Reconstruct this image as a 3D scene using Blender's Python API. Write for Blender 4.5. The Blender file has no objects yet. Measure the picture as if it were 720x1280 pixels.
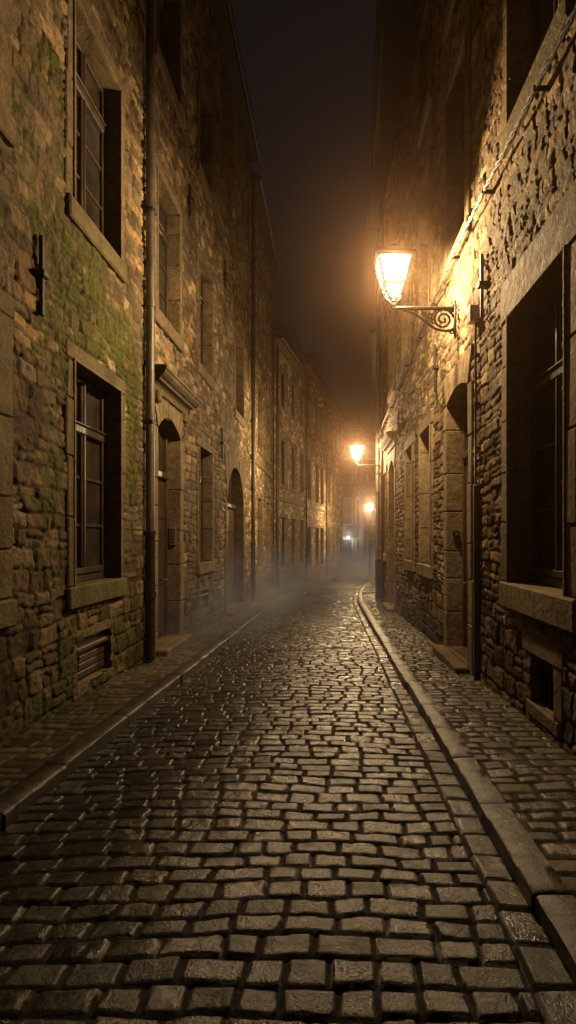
import bpy, math, random
import numpy as np
from mathutils import Vector

random.seed(7)
PI = math.pi
sc = bpy.context.scene
COL = bpy.data.collections.new("street"); sc.collection.children.link(COL)
SL = 0.0314            # the lane falls gently away from the viewer
CZ = 1.5               # eye height


def gz(y):             # road level
    return -SL * y


# ------------------------------------------------------------------ materials
def new_mat(name):
    m = bpy.data.materials.new(name); m.use_nodes = True
    nt = m.node_tree
    for n in list(nt.nodes): nt.nodes.remove(n)
    out = nt.nodes.new('ShaderNodeOutputMaterial')
    return m, nt, out


def N(nt, t, **kw):
    n = nt.nodes.new(t)
    for k, v in kw.items(): setattr(n, k, v)
    return n


def ramp(nt, fac, stops):
    r = N(nt, 'ShaderNodeValToRGB')
    el = r.color_ramp.elements
    while len(el) < len(stops): el.new(0.5)
    for e, (p, c) in zip(el, stops):
        e.position = p; e.color = (*c, 1) if len(c) == 3 else c
    nt.links.new(fac, r.inputs[0])
    return r.outputs[0]


def noise(nt, vec, scale, detail=4, rough=0.6, dist=0.0):
    n = N(nt, 'ShaderNodeTexNoise')
    n.inputs['Scale'].default_value = scale; n.inputs['Detail'].default_value = detail
    n.inputs['Roughness'].default_value = rough; n.inputs['Distortion'].default_value = dist
    nt.links.new(vec, n.inputs['Vector'])
    return n.outputs['Fac']


def mult(nt, a, b, f=1.0):
    m = N(nt, 'ShaderNodeMixRGB', blend_type='MULTIPLY'); m.inputs[0].default_value = f
    nt.links.new(a, m.inputs[1]); nt.links.new(b, m.inputs[2])
    return m.outputs[0]


def stone_mat(name, r0, r1, bump=0.5, fine=60, spec=0.3, speck=(0.55, 1.35), big=1.3):
    """stone whose per-block colour is stored on the mesh, weathered by noise"""
    m, nt, out = new_mat(name)
    b = N(nt, 'ShaderNodeBsdfPrincipled')
    at = N(nt, 'ShaderNodeAttribute'); at.attribute_name = 'Col'
    geo = N(nt, 'ShaderNodeNewGeometry')
    n1 = noise(nt, geo.outputs['Position'], fine, 5, 0.7)
    n2 = noise(nt, geo.outputs['Position'], big, 5, 0.65, 0.6)
    n3 = noise(nt, geo.outputs['Position'], 13, 4, 0.7, 0.4)
    c1 = ramp(nt, n1, [(0.3, (speck[0],) * 3), (0.7, (speck[1],) * 3)])
    c2 = ramp(nt, n2, [(0.3, (0.55, 0.52, 0.47)), (0.65, (1.15, 1.12, 1.08))])
    c3 = ramp(nt, n3, [(0.32, (0.6, 0.57, 0.52)), (0.6, (1.12, 1.1, 1.06))])
    c = mult(nt, mult(nt, mult(nt, at.outputs['Color'], c1), c2), c3)
    nt.links.new(c, b.inputs['Base Color'])
    rr = ramp(nt, n3, [(0.35, (r0,) * 3), (0.68, (r1,) * 3)])
    rm = mult(nt, rr, at.outputs['Alpha'])
    nt.links.new(rm, b.inputs['Roughness'])
    b.inputs['Specular IOR Level'].default_value = spec
    ad = N(nt, 'ShaderNodeMath', operation='ADD')
    mu = N(nt, 'ShaderNodeMath', operation='MULTIPLY'); mu.inputs[1].default_value = 2.2
    nt.links.new(n3, mu.inputs[0]); nt.links.new(mu.outputs[0], ad.inputs[0]); nt.links.new(n1, ad.inputs[1])
    bp = N(nt, 'ShaderNodeBump'); bp.inputs['Strength'].default_value = bump
    bp.inputs['Distance'].default_value = 0.012
    nt.links.new(ad.outputs[0], bp.inputs['Height']); nt.links.new(bp.outputs[0], b.inputs['Normal'])
    nt.links.new(b.outputs[0], out.inputs[0])
    return m


def plain_mat(name, col, rough=0.5, metal=0.0, spec=0.5, var=0.35, scale=25, bump=0.15, stretch=None):
    m, nt, out = new_mat(name)
    b = N(nt, 'ShaderNodeBsdfPrincipled')
    tc = N(nt, 'ShaderNodeNewGeometry'); vec = tc.outputs['Position']
    if stretch:
        mp = N(nt, 'ShaderNodeMapping'); mp.inputs['Scale'].default_value = stretch
        nt.links.new(vec, mp.inputs[0]); vec = mp.outputs[0]
    n = noise(nt, vec, scale, 5, 0.65, 0.3)
    c = ramp(nt, n, [(0.3, tuple(x * (1 - var) for x in col)), (0.7, tuple(x * (1 + var) for x in col))])
    nt.links.new(c, b.inputs['Base Color'])
    rr = ramp(nt, n, [(0.3, (max(0.05, rough - 0.12),) * 3), (0.7, (min(1, rough + 0.12),) * 3)])
    nt.links.new(rr, b.inputs['Roughness'])
    b.inputs['Metallic'].default_value = metal
    b.inputs['Specular IOR Level'].default_value = spec
    bp = N(nt, 'ShaderNodeBump'); bp.inputs['Strength'].default_value = bump; bp.inputs['Distance'].default_value = 0.01
    nt.links.new(n, bp.inputs['Height']); nt.links.new(bp.outputs[0], b.inputs['Normal'])
    nt.links.new(b.outputs[0], out.inputs[0])
    return m


LIGHT = (1.0, 0.675, 0.345)
M = {}
M['rubble'] = stone_mat('rubble_stone', 0.72, 0.98, 0.95, 75)
M['ashlar'] = stone_mat('dressed_stone', 0.7, 0.95, 0.7, 45, speck=(0.65, 1.25), big=2.2)
M['sett'] = stone_mat('cobble_stone', 0.22, 0.46, 0.42, 80, 0.55, (0.4, 1.55))
M['pave'] = stone_mat('pavement_stone', 0.28, 0.55, 0.4, 75, 0.55, (0.6, 1.3))
M['timber'] = plain_mat('old_dark_paint', (0.06, 0.043, 0.028), 0.45, 0, 0.5, 0.5, 30, 0.3, (1, 1, 0.15))
M['door'] = plain_mat('brown_door_wood', (0.075, 0.045, 0.026), 0.45, 0, 0.5, 0.5, 25, 0.35, (1, 1, 0.1))
M['iron'] = plain_mat('black_iron', (0.018, 0.016, 0.014), 0.55, 0.3, 0.5, 0.4, 40, 0.3)
M['lampiron'] = plain_mat('lamp_iron', (0.03, 0.024, 0.018), 0.5, 0.3, 0.5, 0.4, 60, 0.2)
M['zinc'] = plain_mat('grey_zinc', (0.12, 0.105, 0.088), 0.5, 0.35, 0.5, 0.4, 9, 0.15, (1, 1, 0.4))
M['castiron'] = plain_mat('cast_iron_pipe', (0.035, 0.03, 0.026), 0.5, 0.2, 0.5, 0.4, 14, 0.2)
M['cable'] = plain_mat('grey_cable', (0.10, 0.085, 0.07), 0.5)
M['slate'] = plain_mat('slate_roof', (0.035, 0.033, 0.033), 0.6, 0, 0.4, 0.5, 9, 0.5)
M['plate'] = plain_mat('brushed_plate', (0.32, 0.3, 0.27), 0.4, 0.6, 0.5, 0.15, 30, 0.05)
M['soil'] = plain_mat('packed_earth', (0.03, 0.026, 0.02), 0.95, 0, 0.1, 0.4, 3, 0.3)

# night window glass: mottled, dark room behind painted into its colour, reflecting the lane
m, nt, out = new_mat('window_glass')
b = N(nt, 'ShaderNodeBsdfPrincipled'); geo = N(nt, 'ShaderNodeNewGeometry')
n = noise(nt, geo.outputs['Position'], 3.0, 4, 0.6, 0.5)
nt.links.new(ramp(nt, n, [(0.3, (0.02, 0.016, 0.012)), (0.75, (0.075, 0.06, 0.042))]), b.inputs['Base Color'])
nt.links.new(ramp(nt, n, [(0.3, (0.10,) * 3), (0.7, (0.28,) * 3)]), b.inputs['Roughness'])
b.inputs['Specular IOR Level'].default_value = 0.6
n2 = noise(nt, geo.outputs['Position'], 5.0, 2, 0.5)
bp = N(nt, 'ShaderNodeBump'); bp.inputs['Strength'].default_value = 0.06; bp.inputs['Distance'].default_value = 0.02
nt.links.new(n2, bp.inputs['Height']); nt.links.new(bp.outputs[0], b.inputs['Normal'])
nt.links.new(b.outputs[0], out.inputs[0]); M['glass'] = m

M['darkglass'] = plain_mat('unlit_window_glass', (0.012, 0.010, 0.009), 0.35, 0, 0.25, 0.5, 3, 0.05)  # darker glass copy, darkness of far openings put into the colour

# lit lantern glass: glowing, and lets the bulb's light through
def lamp_glass(name, col, s):
    m, nt, out = new_mat(name)
    e = N(nt, 'ShaderNodeEmission'); e.inputs[0].default_value = (*col, 1); e.inputs[1].default_value = s
    t = N(nt, 'ShaderNodeBsdfTransparent')
    a = N(nt, 'ShaderNodeAddShader')
    nt.links.new(e.outputs[0], a.inputs[0]); nt.links.new(t.outputs[0], a.inputs[1])
    nt.links.new(a.outputs[0], out.inputs[0])
    return m


M['lampglass'] = lamp_glass('lit_lantern_glass', (1.0, 0.70, 0.30), 1.9)
M['coolglass'] = lamp_glass('lit_cool_glass', (0.85, 0.93, 1.0), 1.5)


# ------------------------------------------------------------------ mesh helpers
ORIGIN = {}


def link(o, parent=None):
    COL.objects.link(o)
    if parent is not None: o.parent = parent
    return o


def fill_mesh(me, V, quads, col=None, smooth=False):
    V = np.asarray(V, dtype=np.float32); quads = np.asarray(quads, dtype=np.int32)
    me.vertices.add(len(V)); me.vertices.foreach_set('co', V.ravel())
    nq = len(quads)
    me.loops.add(nq * 4); me.loops.foreach_set('vertex_index', quads.ravel())
    me.polygons.add(nq)
    me.polygons.foreach_set('loop_start', np.arange(0, nq * 4, 4, dtype=np.int32))
    me.polygons.foreach_set('use_smooth', np.full(nq, smooth))
    if col is not None:
        a = me.attributes.new('Col', 'FLOAT_COLOR', 'POINT')
        c = np.ones((len(V), 4), np.float32); c[:, :3] = col[:, :3]
        if col.shape[1] == 4: c[:, 3] = col[:, 3]
        a.data.foreach_set('color', c.ravel())
    me.update(calc_edges=True); me.validate()


class MB:
    """collects shapes that become one mesh object"""
    def __init__(s): s.v = []; s.f = []; s.c = []

    def add(s, verts, faces, col=(0.25, 0.2, 0.14)):
        k = len(s.v); s.v += [tuple(p) for p in verts]
        s.f += [tuple(i + k for i in f) for f in faces]; s.c += [col] * len(verts)

    def box(s, x0, x1, y0, y1, z0, z1, tf=None, ch=0.0, col=(0.25, 0.2, 0.14), jit=0.0):
        """box with chamfered edges"""
        tf = tf or (lambda a, b, c: (a, b, c))
        if x1 < x0: x0, x1 = x1, x0
        if y1 < y0: y0, y1 = y1, y0
        if z1 < z0: z0, z1 = z1, z0
        ch = min(ch, 0.3 * (x1 - x0), 0.3 * (y1 - y0), 0.3 * (z1 - z0))
        P = {}
        vs = []; fs = []
        lo = (x0, y0, z0); hi = (x1, y1, z1)
        if ch <= 0:
            for i in (0, 1):
                for j in (0, 1):
                    for k in (0, 1): vs.append(tf((x0, x1)[i], (y0, y1)[j], (z0, z1)[k]))
            fs = [(0, 1, 3, 2), (4, 6, 7, 5), (0, 4, 5, 1), (2, 3, 7, 6), (0, 2, 6, 4), (1, 5, 7, 3)]
            s.add(vs, fs, col); return
        J = {}
        for i in (0, 1):
            for j in (0, 1):
                for k in (0, 1):
                    jx, jy, jz = ((random.random() - 0.5) * 2 * jit for _ in range(3))
                    for ax in range(3):
                        p = [0, 0, 0]
                        for a, bit in ((0, i), (1, j), (2, k)):
                            e = (lo[a], hi[a])[bit]
                            p[a] = e if a == ax else e + (ch if bit == 0 else -ch)
                        P[(i, j, k, ax)] = len(vs)
                        vs.append(tf(p[0] + jx, p[1] + jy, p[2] + jz))
        for ax in range(3):
            o1, o2 = [a for a in range(3) if a != ax]
            for bit in (0, 1):
                q = []
                for (p1, p2) in ((0, 0), (1, 0), (1, 1), (0, 1)):
                    t = [0, 0, 0]; t[ax] = bit; t[o1] = p1; t[o2] = p2
                    q.append(P[(*t, ax)])
                fs.append(tuple(q))
        for ax in range(3):       # edges along ax
            o1, o2 = [a for a in range(3) if a != ax]
            for p1 in (0, 1):
                for p2 in (0, 1):
                    t0 = [0, 0, 0]; t0[o1] = p1; t0[o2] = p2; t1 = list(t0); t1[ax] = 1
                    fs.append((P[(*t0, o1)], P[(*t1, o1)], P[(*t1, o2)], P[(*t0, o2)]))
        for i in (0, 1):
            for j in (0, 1):
                for k in (0, 1): fs.append((P[(i, j, k, 0)], P[(i, j, k, 1)], P[(i, j, k, 2)]))
        s.add(vs, fs, col)

    def tube(s, pts, r, n=8, col=(0.1, 0.1, 0.1), cap=True):
        pts = [Vector(p) for p in pts]
        rs = r if isinstance(r, (list, tuple)) else [r] * len(pts)
        vs = []; fs = []
        up = None
        for i, p in enumerate(pts):
            d = (pts[min(i + 1, len(pts) - 1)] - pts[max(i - 1, 0)])
            if d.length < 1e-9: d = Vector((0, 0, 1))
            d.normalize()
            if up is None:
                up = Vector((0, 0, 1)) if abs(d.z) < 0.9 else Vector((1, 0, 0))
            a = d.cross(up)
            if a.length < 1e-4: a = d.cross(Vector((0.3, 1, 0.2)))
            a.normalize(); b_ = d.cross(a); b_.normalize(); up = -b_ if False else up
            for k in range(n):
                t = 2 * PI * k / n
                vs.append(p + a * math.cos(t) * rs[i] + b_ * math.sin(t) * rs[i])
        for i in range(len(pts) - 1):
            for k in range(n):
                k2 = (k + 1) % n
                fs.append((i * n + k, i * n + k2, (i + 1) * n + k2, (i + 1) * n + k))
        if cap:
            fs.append(tuple(range(n))); fs.append(tuple((len(pts) - 1) * n + k for k in range(n)))
        s.add(vs, fs, col)

    def lathe(s, prof, cx=0, cy=0, n=16, col=(0.1, 0.1, 0.1)):
        vs = []; fs = []
        for (r, z) in prof:
            for k in range(n):
                t = 2 * PI * k / n; vs.append((cx + r * math.cos(t), cy + r * math.sin(t), z))
        for i in range(len(prof) - 1):
            for k in range(n):
                k2 = (k + 1) % n
                fs.append((i * n + k, i * n + k2, (i + 1) * n + k2, (i + 1) * n + k))
        fs.append(tuple(range(n))); fs.append(tuple((len(prof) - 1) * n + k for k in range(n)))
        s.add(vs, fs, col)

    def build(s, name, mat, parent=None, smooth=False):
        me = bpy.data.meshes.new(name)
        o0 = ORIGIN.get(parent.name, (0, 0, 0)) if parent is not None else (0, 0, 0)
        vs = [(v[0] - o0[0], v[1] - o0[1], v[2] - o0[2]) for v in s.v]
        me.from_pydata(vs, [], s.f)
        a = me.attributes.new('Col', 'FLOAT_COLOR', 'POINT')
        a.data.foreach_set('color', np.array([(*c, 1) for c in s.c], np.float32).ravel())
        import bmesh
        bm = bmesh.new(); bm.from_mesh(me); bmesh.ops.recalc_face_normals(bm, faces=bm.faces[:]); bm.to_mesh(me); bm.free()
        if smooth:
            me.polygons.foreach_set('use_smooth', np.ones(len(me.polygons), bool))
            try: me.set_sharp_from_angle(angle=math.radians(40))
            except Exception: pass
        me.materials.append(mat)
        o = bpy.data.objects.new(name, me); link(o, parent)
        ORIGIN[o.name] = o0
        return o


def thing(name, label, cat, loc=(0, 0, 0), group=None, at_origin=False):
    o = bpy.data.objects.new(name, None); o.empty_display_size = 0.3
    link(o); o.location = loc
    o['label'] = label; o['category'] = cat
    if group: o['group'] = group
    ORIGIN[o.name] = (0, 0, 0) if at_origin else tuple(loc)
    return o


def tag(o, label, cat, group=None):
    o['label'] = label; o['category'] = cat
    if group: o['group'] = group
    return o


# ------------------------------------------------------------------ procedural stone relief (numpy)
RNG = np.random.default_rng(11)
LAT = RNG.random((256, 256)).astype(np.float32)
HASH = RNG.random((6, 8192)).astype(np.float32)


def vnoise(x, y):
    xi = np.floor(x).astype(int); yi = np.floor(y).astype(int)
    fx = x - xi; fy = y - yi
    fx = fx * fx * (3 - 2 * fx); fy = fy * fy * (3 - 2 * fy)
    a = LAT[xi & 255, yi & 255]; b = LAT[(xi + 1) & 255, yi & 255]
    c = LAT[xi & 255, (yi + 1) & 255]; d = LAT[(xi + 1) & 255, (yi + 1) & 255]
    return (a * (1 - fx) + b * fx) * (1 - fy) + (c * (1 - fx) + d * fx) * fy


def fbm(x, y, o=4):
    s = 0; a = 0.5; t = 0
    for i in range(o):
        s = s + a * vnoise(x + 17.3 * i, y + 9.1 * i); t += a; a *= 0.5; x = x * 2.03; y = y * 2.03
    return s / t


def courses(U, V, rng, hmin, hmax, wmin, wmax, split=0.3, low=None, r=0.045):
    """irregular coursed pattern; returns stone id, distance to the joint, local offsets"""
    v0 = V.min() - 0.5; v1 = V.max() + 0.5
    bs = [v0]
    while bs[-1] < v1:
        h = rng.uniform(hmin, hmax)
        if low is not None and bs[-1] < low: h = rng.uniform(hmax * 0.9, hmax * 1.4)
        bs.append(bs[-1] + h)
    bs = np.array(bs)
    ci = np.clip(np.searchsorted(bs, V, 'right') - 1, 0, len(bs) - 2)
    sid = np.zeros(U.shape, int); du = np.zeros(U.shape); w = np.zeros(U.shape)
    u0 = U.min() - 1; L = U.max() - u0 + 2
    n = int(L / wmin) + 3
    for c in np.unique(ci):
        msk = ci == c
        hgt = bs[c + 1] - bs[c]
        ws = rng.uniform(wmin, wmax, n) * (0.75 + 0.5 * hgt / hmax)
        e = u0 - rng.uniform(0, wmax) + np.concatenate([[0], np.cumsum(ws)])
        uu = U[msk]
        k = np.clip(np.searchsorted(e, uu, 'right') - 1, 0, len(e) - 2)
        sid[msk] = (c * 977 + k * 13) % 4096
        du[msk] = np.minimum(uu - e[k], e[k + 1] - uu)
        w[msk] = (uu - e[k]) / (e[k + 1] - e[k]) - 0.5
    dv = np.minimum(V - bs[ci], bs[ci + 1] - V)
    hv = bs[ci + 1] - bs[ci]
    lv = (V - bs[ci]) / hv - 0.5
    if split > 0:
        sp = (HASH[4][sid] < split) & (hv > hmin * 1.3)
        cut = (HASH[5][sid] - 0.5) * 0.3
        dv = np.where(sp, np.minimum(dv, np.abs(lv - cut) * hv), dv)
        sid = np.where(sp & (lv > cut), sid + 4096, sid)
    a = np.clip(du / r, 0, 1); b = np.clip(dv / r, 0, 1)      # rounded corners
    dist = r * (1 - np.clip(np.sqrt((1 - a) ** 2 + (1 - b) ** 2), 0, 1))
    return sid, dist, w, lv


def lines(segs, snaps=()):
    out = []
    for (a, b, st) in segs:
        n = max(1, int(round((b - a) / st)))
        out += list(np.linspace(a, b, n, endpoint=False))
    out.append(segs[-1][1])
    out = np.array(out)
    for sv in snaps:
        out[np.argmin(np.abs(out - sv))] = sv
    return np.unique(out)


PAL = np.array([(0.33, 0.25, 0.14), (0.25, 0.20, 0.13), (0.42, 0.33, 0.20), (0.19, 0.155, 0.105),
                (0.36, 0.26, 0.13), (0.29, 0.235, 0.16), (0.23, 0.165, 0.09)], np.float32)
MOSS = np.array((0.085, 0.100, 0.012), np.float32)


class Facade:
    """vertical plane standing on the street; u runs along it, d comes out of it"""
    def __init__(s, ox, oy, dx, dy, out):
        s.o = (ox, oy); s.d = (dx, dy); s.n = out

    def p(s, u, d, z):
        return (s.o[0] + s.d[0] * u + s.n[0] * d, s.o[1] + s.d[1] * u + s.n[1] * d, z)

    def tf(s): return lambda u, d, z: s.p(u, d, z)


def stone_wall(F, house, us, zs, openings, seed, amp=0.034, moss=None, hm=(0.085, 0.18), wm=(0.09, 0.28), tint=1.0, split=0.35, low=None, name='wall', rf=1.0, flush=1.0):
    snu = [x for o in openings for x in o[:2]]; snz = [x for o in openings for x in o[2:4]]
    u = lines(us, snu); z = lines(zs, snz)
    U, Z = np.meshgrid(u, z, indexing='ij')
    rng = np.random.default_rng(seed)
    sx = seed * 3.7
    wu = (fbm(U * 1.9 + sx, Z * 1.9, 3) - 0.5) * 0.12 + (fbm(U * 7 + sx, Z * 7 + 5, 2) - 0.5) * 0.055
    wv = (fbm(U * 1.5 + 31 + sx, Z * 1.5, 3) - 0.5) * 0.12 + (fbm(U * 8 + 7, Z * 8 + sx, 2) - 0.5) * 0.045
    sid, dist, lu, lv = courses(U + wu, Z + wv, rng, hm[0], hm[1], wm[0], wm[1], split, low, 0.026)
    r = [HASH[k][sid] for k in range(4)]
    e = np.clip((dist - 0.003) / 0.016, 0, 1); e = 1 - (1 - e) ** 2
    rough = (fbm(U * 16 + sx, Z * 16, 3) - 0.5)
    fine = (fbm(U * 45 + sx, Z * 45, 2) - 0.5)
    d = e * amp * (0.45 + 0.75 * r[0]) + e * ((r[1] - 0.5) * 0.04 * lu + (r[2] - 0.5) * 0.035 * lv)
    rid = 0.5 - np.abs(fbm(U * 11 + 3 * r[0], Z * 11 + 5 * r[1], 3) - 0.5) * 2
    d = d + e * (rough * 0.020 + fine * 0.012 + rid * 0.018) * rf + (1 - e) * rough * 0.008
    # some joints are flush with old mortar
    fl = np.clip((fbm(U * 0.55 + 3 + sx, Z * 0.6, 3) - 0.52) * 7, 0, 1) * flush
    d = np.maximum(d, fl * (amp * 0.62 + rough * 0.012))
    d = np.minimum(d, 0.040 + 0.2 * np.clip(d - 0.040, 0, 1))
    c = PAL[(r[3] * 6.99).astype(int)] * (0.5 + 1.1 * r[1] ** 1.4)[..., None]
    mort = np.array((0.085, 0.068, 0.045), np.float32) * (0.75 + 0.5 * fbm(U * 5, Z * 5, 3))[..., None]
    cov = (e * (1 - 0.55 * fl))[..., None]
    c = c * cov + mort * (1 - cov)
    st = fbm(U * 0.8 + 50 + sx, Z * 0.35, 4)
    c = c * (0.62 + 0.75 * st)[..., None] * tint
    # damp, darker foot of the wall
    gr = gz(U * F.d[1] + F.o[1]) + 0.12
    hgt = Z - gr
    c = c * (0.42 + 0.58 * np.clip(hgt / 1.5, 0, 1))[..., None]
    if moss is not None:
        mk = moss(U, Z)
        nn = fbm(U * 2.3 + 8 + sx, Z * 2.3, 4) * 0.5 + fbm(U * 9, Z * 9 + sx, 3) * 0.42 + 0.10 * (1 - e)
        k = np.clip((nn - (0.77 - 0.42 * mk)) * 9, 0, 1) * np.clip(mk * 2, 0, 1)
        k = (k * 0.85)[..., None]
        mc = MOSS * (0.25 + 1.5 * fbm(U * 30, Z * 30, 3))[..., None]
        c = c * (1 - k) + mc * k
        d = d + k[..., 0] * 0.012 * fbm(U * 40, Z * 40, 2)
    X = F.o[0] + F.d[0] * U + F.n[0] * d; Y = F.o[1] + F.d[1] * U + F.n[1] * d
    o0 = ORIGIN[house.name]
    V = np.stack([X - o0[0], Y - o0[1], Z - o0[2]], -1).reshape(-1, 3)
    nu, nz = len(u), len(z)
    idx = np.arange(nu * nz).reshape(nu, nz)
    um = (u[:-1] + u[1:]) / 2; zm = (z[:-1] + z[1:]) / 2
    keep = np.ones((nu - 1, nz - 1), bool)
    for (a, b_, c0, c1) in openings:
        keep &= ~(((um > a) & (um < b_))[:, None] & ((zm > c0) & (zm < c1))[None, :])
    q = np.stack([idx[:-1, :-1], idx[:-1, 1:], idx[1:, 1:], idx[1:, :-1]], -1)[keep]
    # outward normals
    t = np.array((F.d[0], F.d[1])); nrm = np.array(F.n)
    if t[0] * nrm[1] - t[1] * nrm[0] < 0: q = q[:, ::-1]
    else: q = q
    me = bpy.data.meshes.new(name)
    fill_mesh(me, V, q, c.reshape(-1, 3), True)
    me.materials.append(M['rubble'])
    o = bpy.data.objects.new(name, me); link(o, house); ORIGIN[o.name] = o0
    return o


STC = (0.31, 0.245, 0.155)


def scol(k=1.0, v=0.16, moss=0.0):
    f = k * (1 + random.uniform(-v, v)); g = random.uniform(-0.02, 0.02)
    c = (STC[0] * f, STC[1] * f, STC[2] * f + g * 0.5)
    return tuple(c[i] * (1 - moss) + float(MOSS[i]) * moss for i in range(3))


def jambs(mb, F, u0, u1, z0, z1, w, proud, deep, lint, moss=0.0, k=1.0, arch=None):
    tf = F.tf()
    for side in (0, 1):
        z = z0
        while z < z1 - 0.02:
            h = random.uniform(0.38, 0.75)
            if z1 - (z + h) < 0.25: h = z1 - z
            a, b = (u0 - w, u0) if side == 0 else (u1, u1 + w)
            ww = random.choice((0, 0, 0, 0.03))
            if side == 0: a -= ww
            else: b += ww
            mb.box(a, b, -deep, proud + random.uniform(-0.006, 0.006), z + 0.004, z + h - 0.004, tf, 0.012, scol(k, 0.16, moss), 0.003)
            z += h
    if arch is None:
        n = 1 if (u1 - u0) < 1.35 else 2
        mb.box(u0 - w - 0.03, u1 + w + 0.03, -deep, proud + 0.004, z1 + 0.002, z1 + lint, tf, 0.014, scol(k, 0.12, moss), 0.003)
    else:
        spring, crown = arch
        n = 9; uc = (u0 + u1) / 2; hw = (u1 - u0) / 2; rise = crown - spring
        def arc(t):
            x = uc + hw * t
            rr = (hw * hw + rise * rise) / (2 * rise)
            return x, crown - rr + math.sqrt(max(0, rr * rr - (hw * t) ** 2))
        top = crown + lint
        for i in range(n):
            t0 = -1 + 2 * i / n; t1 = -1 + 2 * (i + 1) / n
            xa, za = arc(t0); xb, zb = arc(t1)
            ka = 1 + 0.55 * abs(t0); kb = 1 + 0.55 * abs(t1)
            xo0 = uc + (xa - uc) * 1.0 + (w + 0.02) * t0; xo1 = uc + (xb - uc) * 1.0 + (w + 0.02) * t1
            g = 0.003; vs = []
            for dd in (-deep, proud + random.uniform(-0.005, 0.008)):
                vs += [F.p(xa + g, dd, za), F.p(xb - g, dd, zb), F.p(xo1 - g, dd, top), F.p(xo0 + g, dd, top)]
            mb.add(vs, [(0, 1, 2, 3), (4, 5, 6, 7), (0, 1, 5, 4), (1, 2, 6, 5), (2, 3, 7, 6), (3, 0, 4, 7)], scol(k, 0.13, moss))


def window(F, house, u0, u1, z0, z1, depth=0.13, w=0.14, lint=0.17, sill=0.22, proud=0.05, cols=2, transom=0.74, rows=3, moss=0.0, k=1.0, arch=None, bars=True, simple=False, label=None):
    """timber window frame (the part) with its pane, stone surround and sill"""
    tf = F.tf(); fr = MB()
    d0, d1 = -depth - 0.07, -depth
    f = 0.065
    zt = z1
    fr.box(u0 - 0.01, u0 + f, d0, d1, z0, zt, tf, 0.008); fr.box(u1 - f, u1 + 0.01, d0, d1, z0, zt, tf, 0.008)
    fr.box(u0 + f, u1 - f, d0, d1, z0, z0 + f + 0.02, tf, 0.008); fr.box(u0 + f, u1 - f, d0, d1, zt - f, zt + 0.01, tf, 0.008)
    H = zt - z0; W = u1 - u0; mid = (u0 + u1) / 2
    if not simple:
        zr = z0 + H * transom
        fr.box(u0 + f, u1 - f, d0 - 0.001, d1 + 0.025, zr - 0.045, zr + 0.045, tf, 0.014)
        fr.box(u0 + f, u1 - f, d0, d1 + 0.042, zr + 0.046, zr + 0.066, tf, 0.006)
        fr.box(u0 + f, u1 - f, d0 - 0.001, d1 + 0.02, z0 + 0.087, z0 + 0.15, tf, 0.008)
        for (za, zb) in ((z0 + f + 0.09, zr - 0.046), (zr + 0.067, zt - f)):
            fr.box(mid - 0.045, mid + 0.045, d0 + 0.001, d1 + 0.012, za, zb, tf, 0.012)
            fr.box(mid - 0.014, mid + 0.014, d1 + 0.0125, d1 + 0.024, za, zb, tf, 0.004)
        if bars:
            for r in range(1, rows):
                zz = z0 + 0.1 + (zr - z0 - 0.1) * r / rows
                fr.box(u0 + f, mid - 0.046, d0 + 0.02, d1 - 0.012, zz - 0.016, zz + 0.016, tf, 0.005)
                fr.box(mid + 0.046, u1 - f, d0 + 0.02, d1 - 0.012, zz - 0.016, zz + 0.016, tf, 0.005)
    else:
        fr.box(mid - 0.04, mid + 0.04, d0 + 0.001, d1 + 0.01, z0 + f, zt - f, tf)
        fr.box(u0 + f, u1 - f, d0 - 0.001, d1 + 0.012, z0 + H * 0.68, z0 + H * 0.68 + 0.07, tf)
    wo = fr.build('window', M['iron'] if simple else M['timber'], house)  # simple far frames take near-black too, so openings read as dark slots
    if label: wo['label'] = label
    g = MB(); g.box(u0 + 0.02, u1 - 0.02, d0 + 0.03, d0 + 0.036, z0 + 0.02, zt - 0.02, tf)
    g.build('pane', M['darkglass'] if simple else M['glass'], wo)
    s = MB(); jambs(s, F, u0, u1, z0, z1 if arch is None else arch[0], w, proud, depth + 0.12, lint, moss, k, arch)
    if not simple:     # thin fillet worked round the opening
        cc = scol(k * 1.1, 0.05)
        s.box(u0 - 0.032, u0 - 0.003, proud - 0.01, proud + 0.014, z0, z1 + 0.03, tf, 0.005, cc); s.box(u1 + 0.003, u1 + 0.032, proud - 0.01, proud + 0.014, z0, z1 + 0.03, tf, 0.005, cc)
        s.box(u0 - 0.002, u1 + 0.002, proud - 0.01, proud + 0.0145, z1 + 0.004, z1 + 0.031, tf, 0.005, cc)
    s.build('stone_surround', M['ashlar'], wo)
    if sill:
        s = MB(); s.box(u0 - w - 0.01, u1 + w + 0.01, -depth - 0.12, proud + 0.03, z0 - sill, z0 - 0.003, tf, 0.016, scol(k, 0.1, min(0.8, moss * 1.8)), 0.003)
        s.build('sill', M['ashlar'], wo)
    return wo


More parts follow.
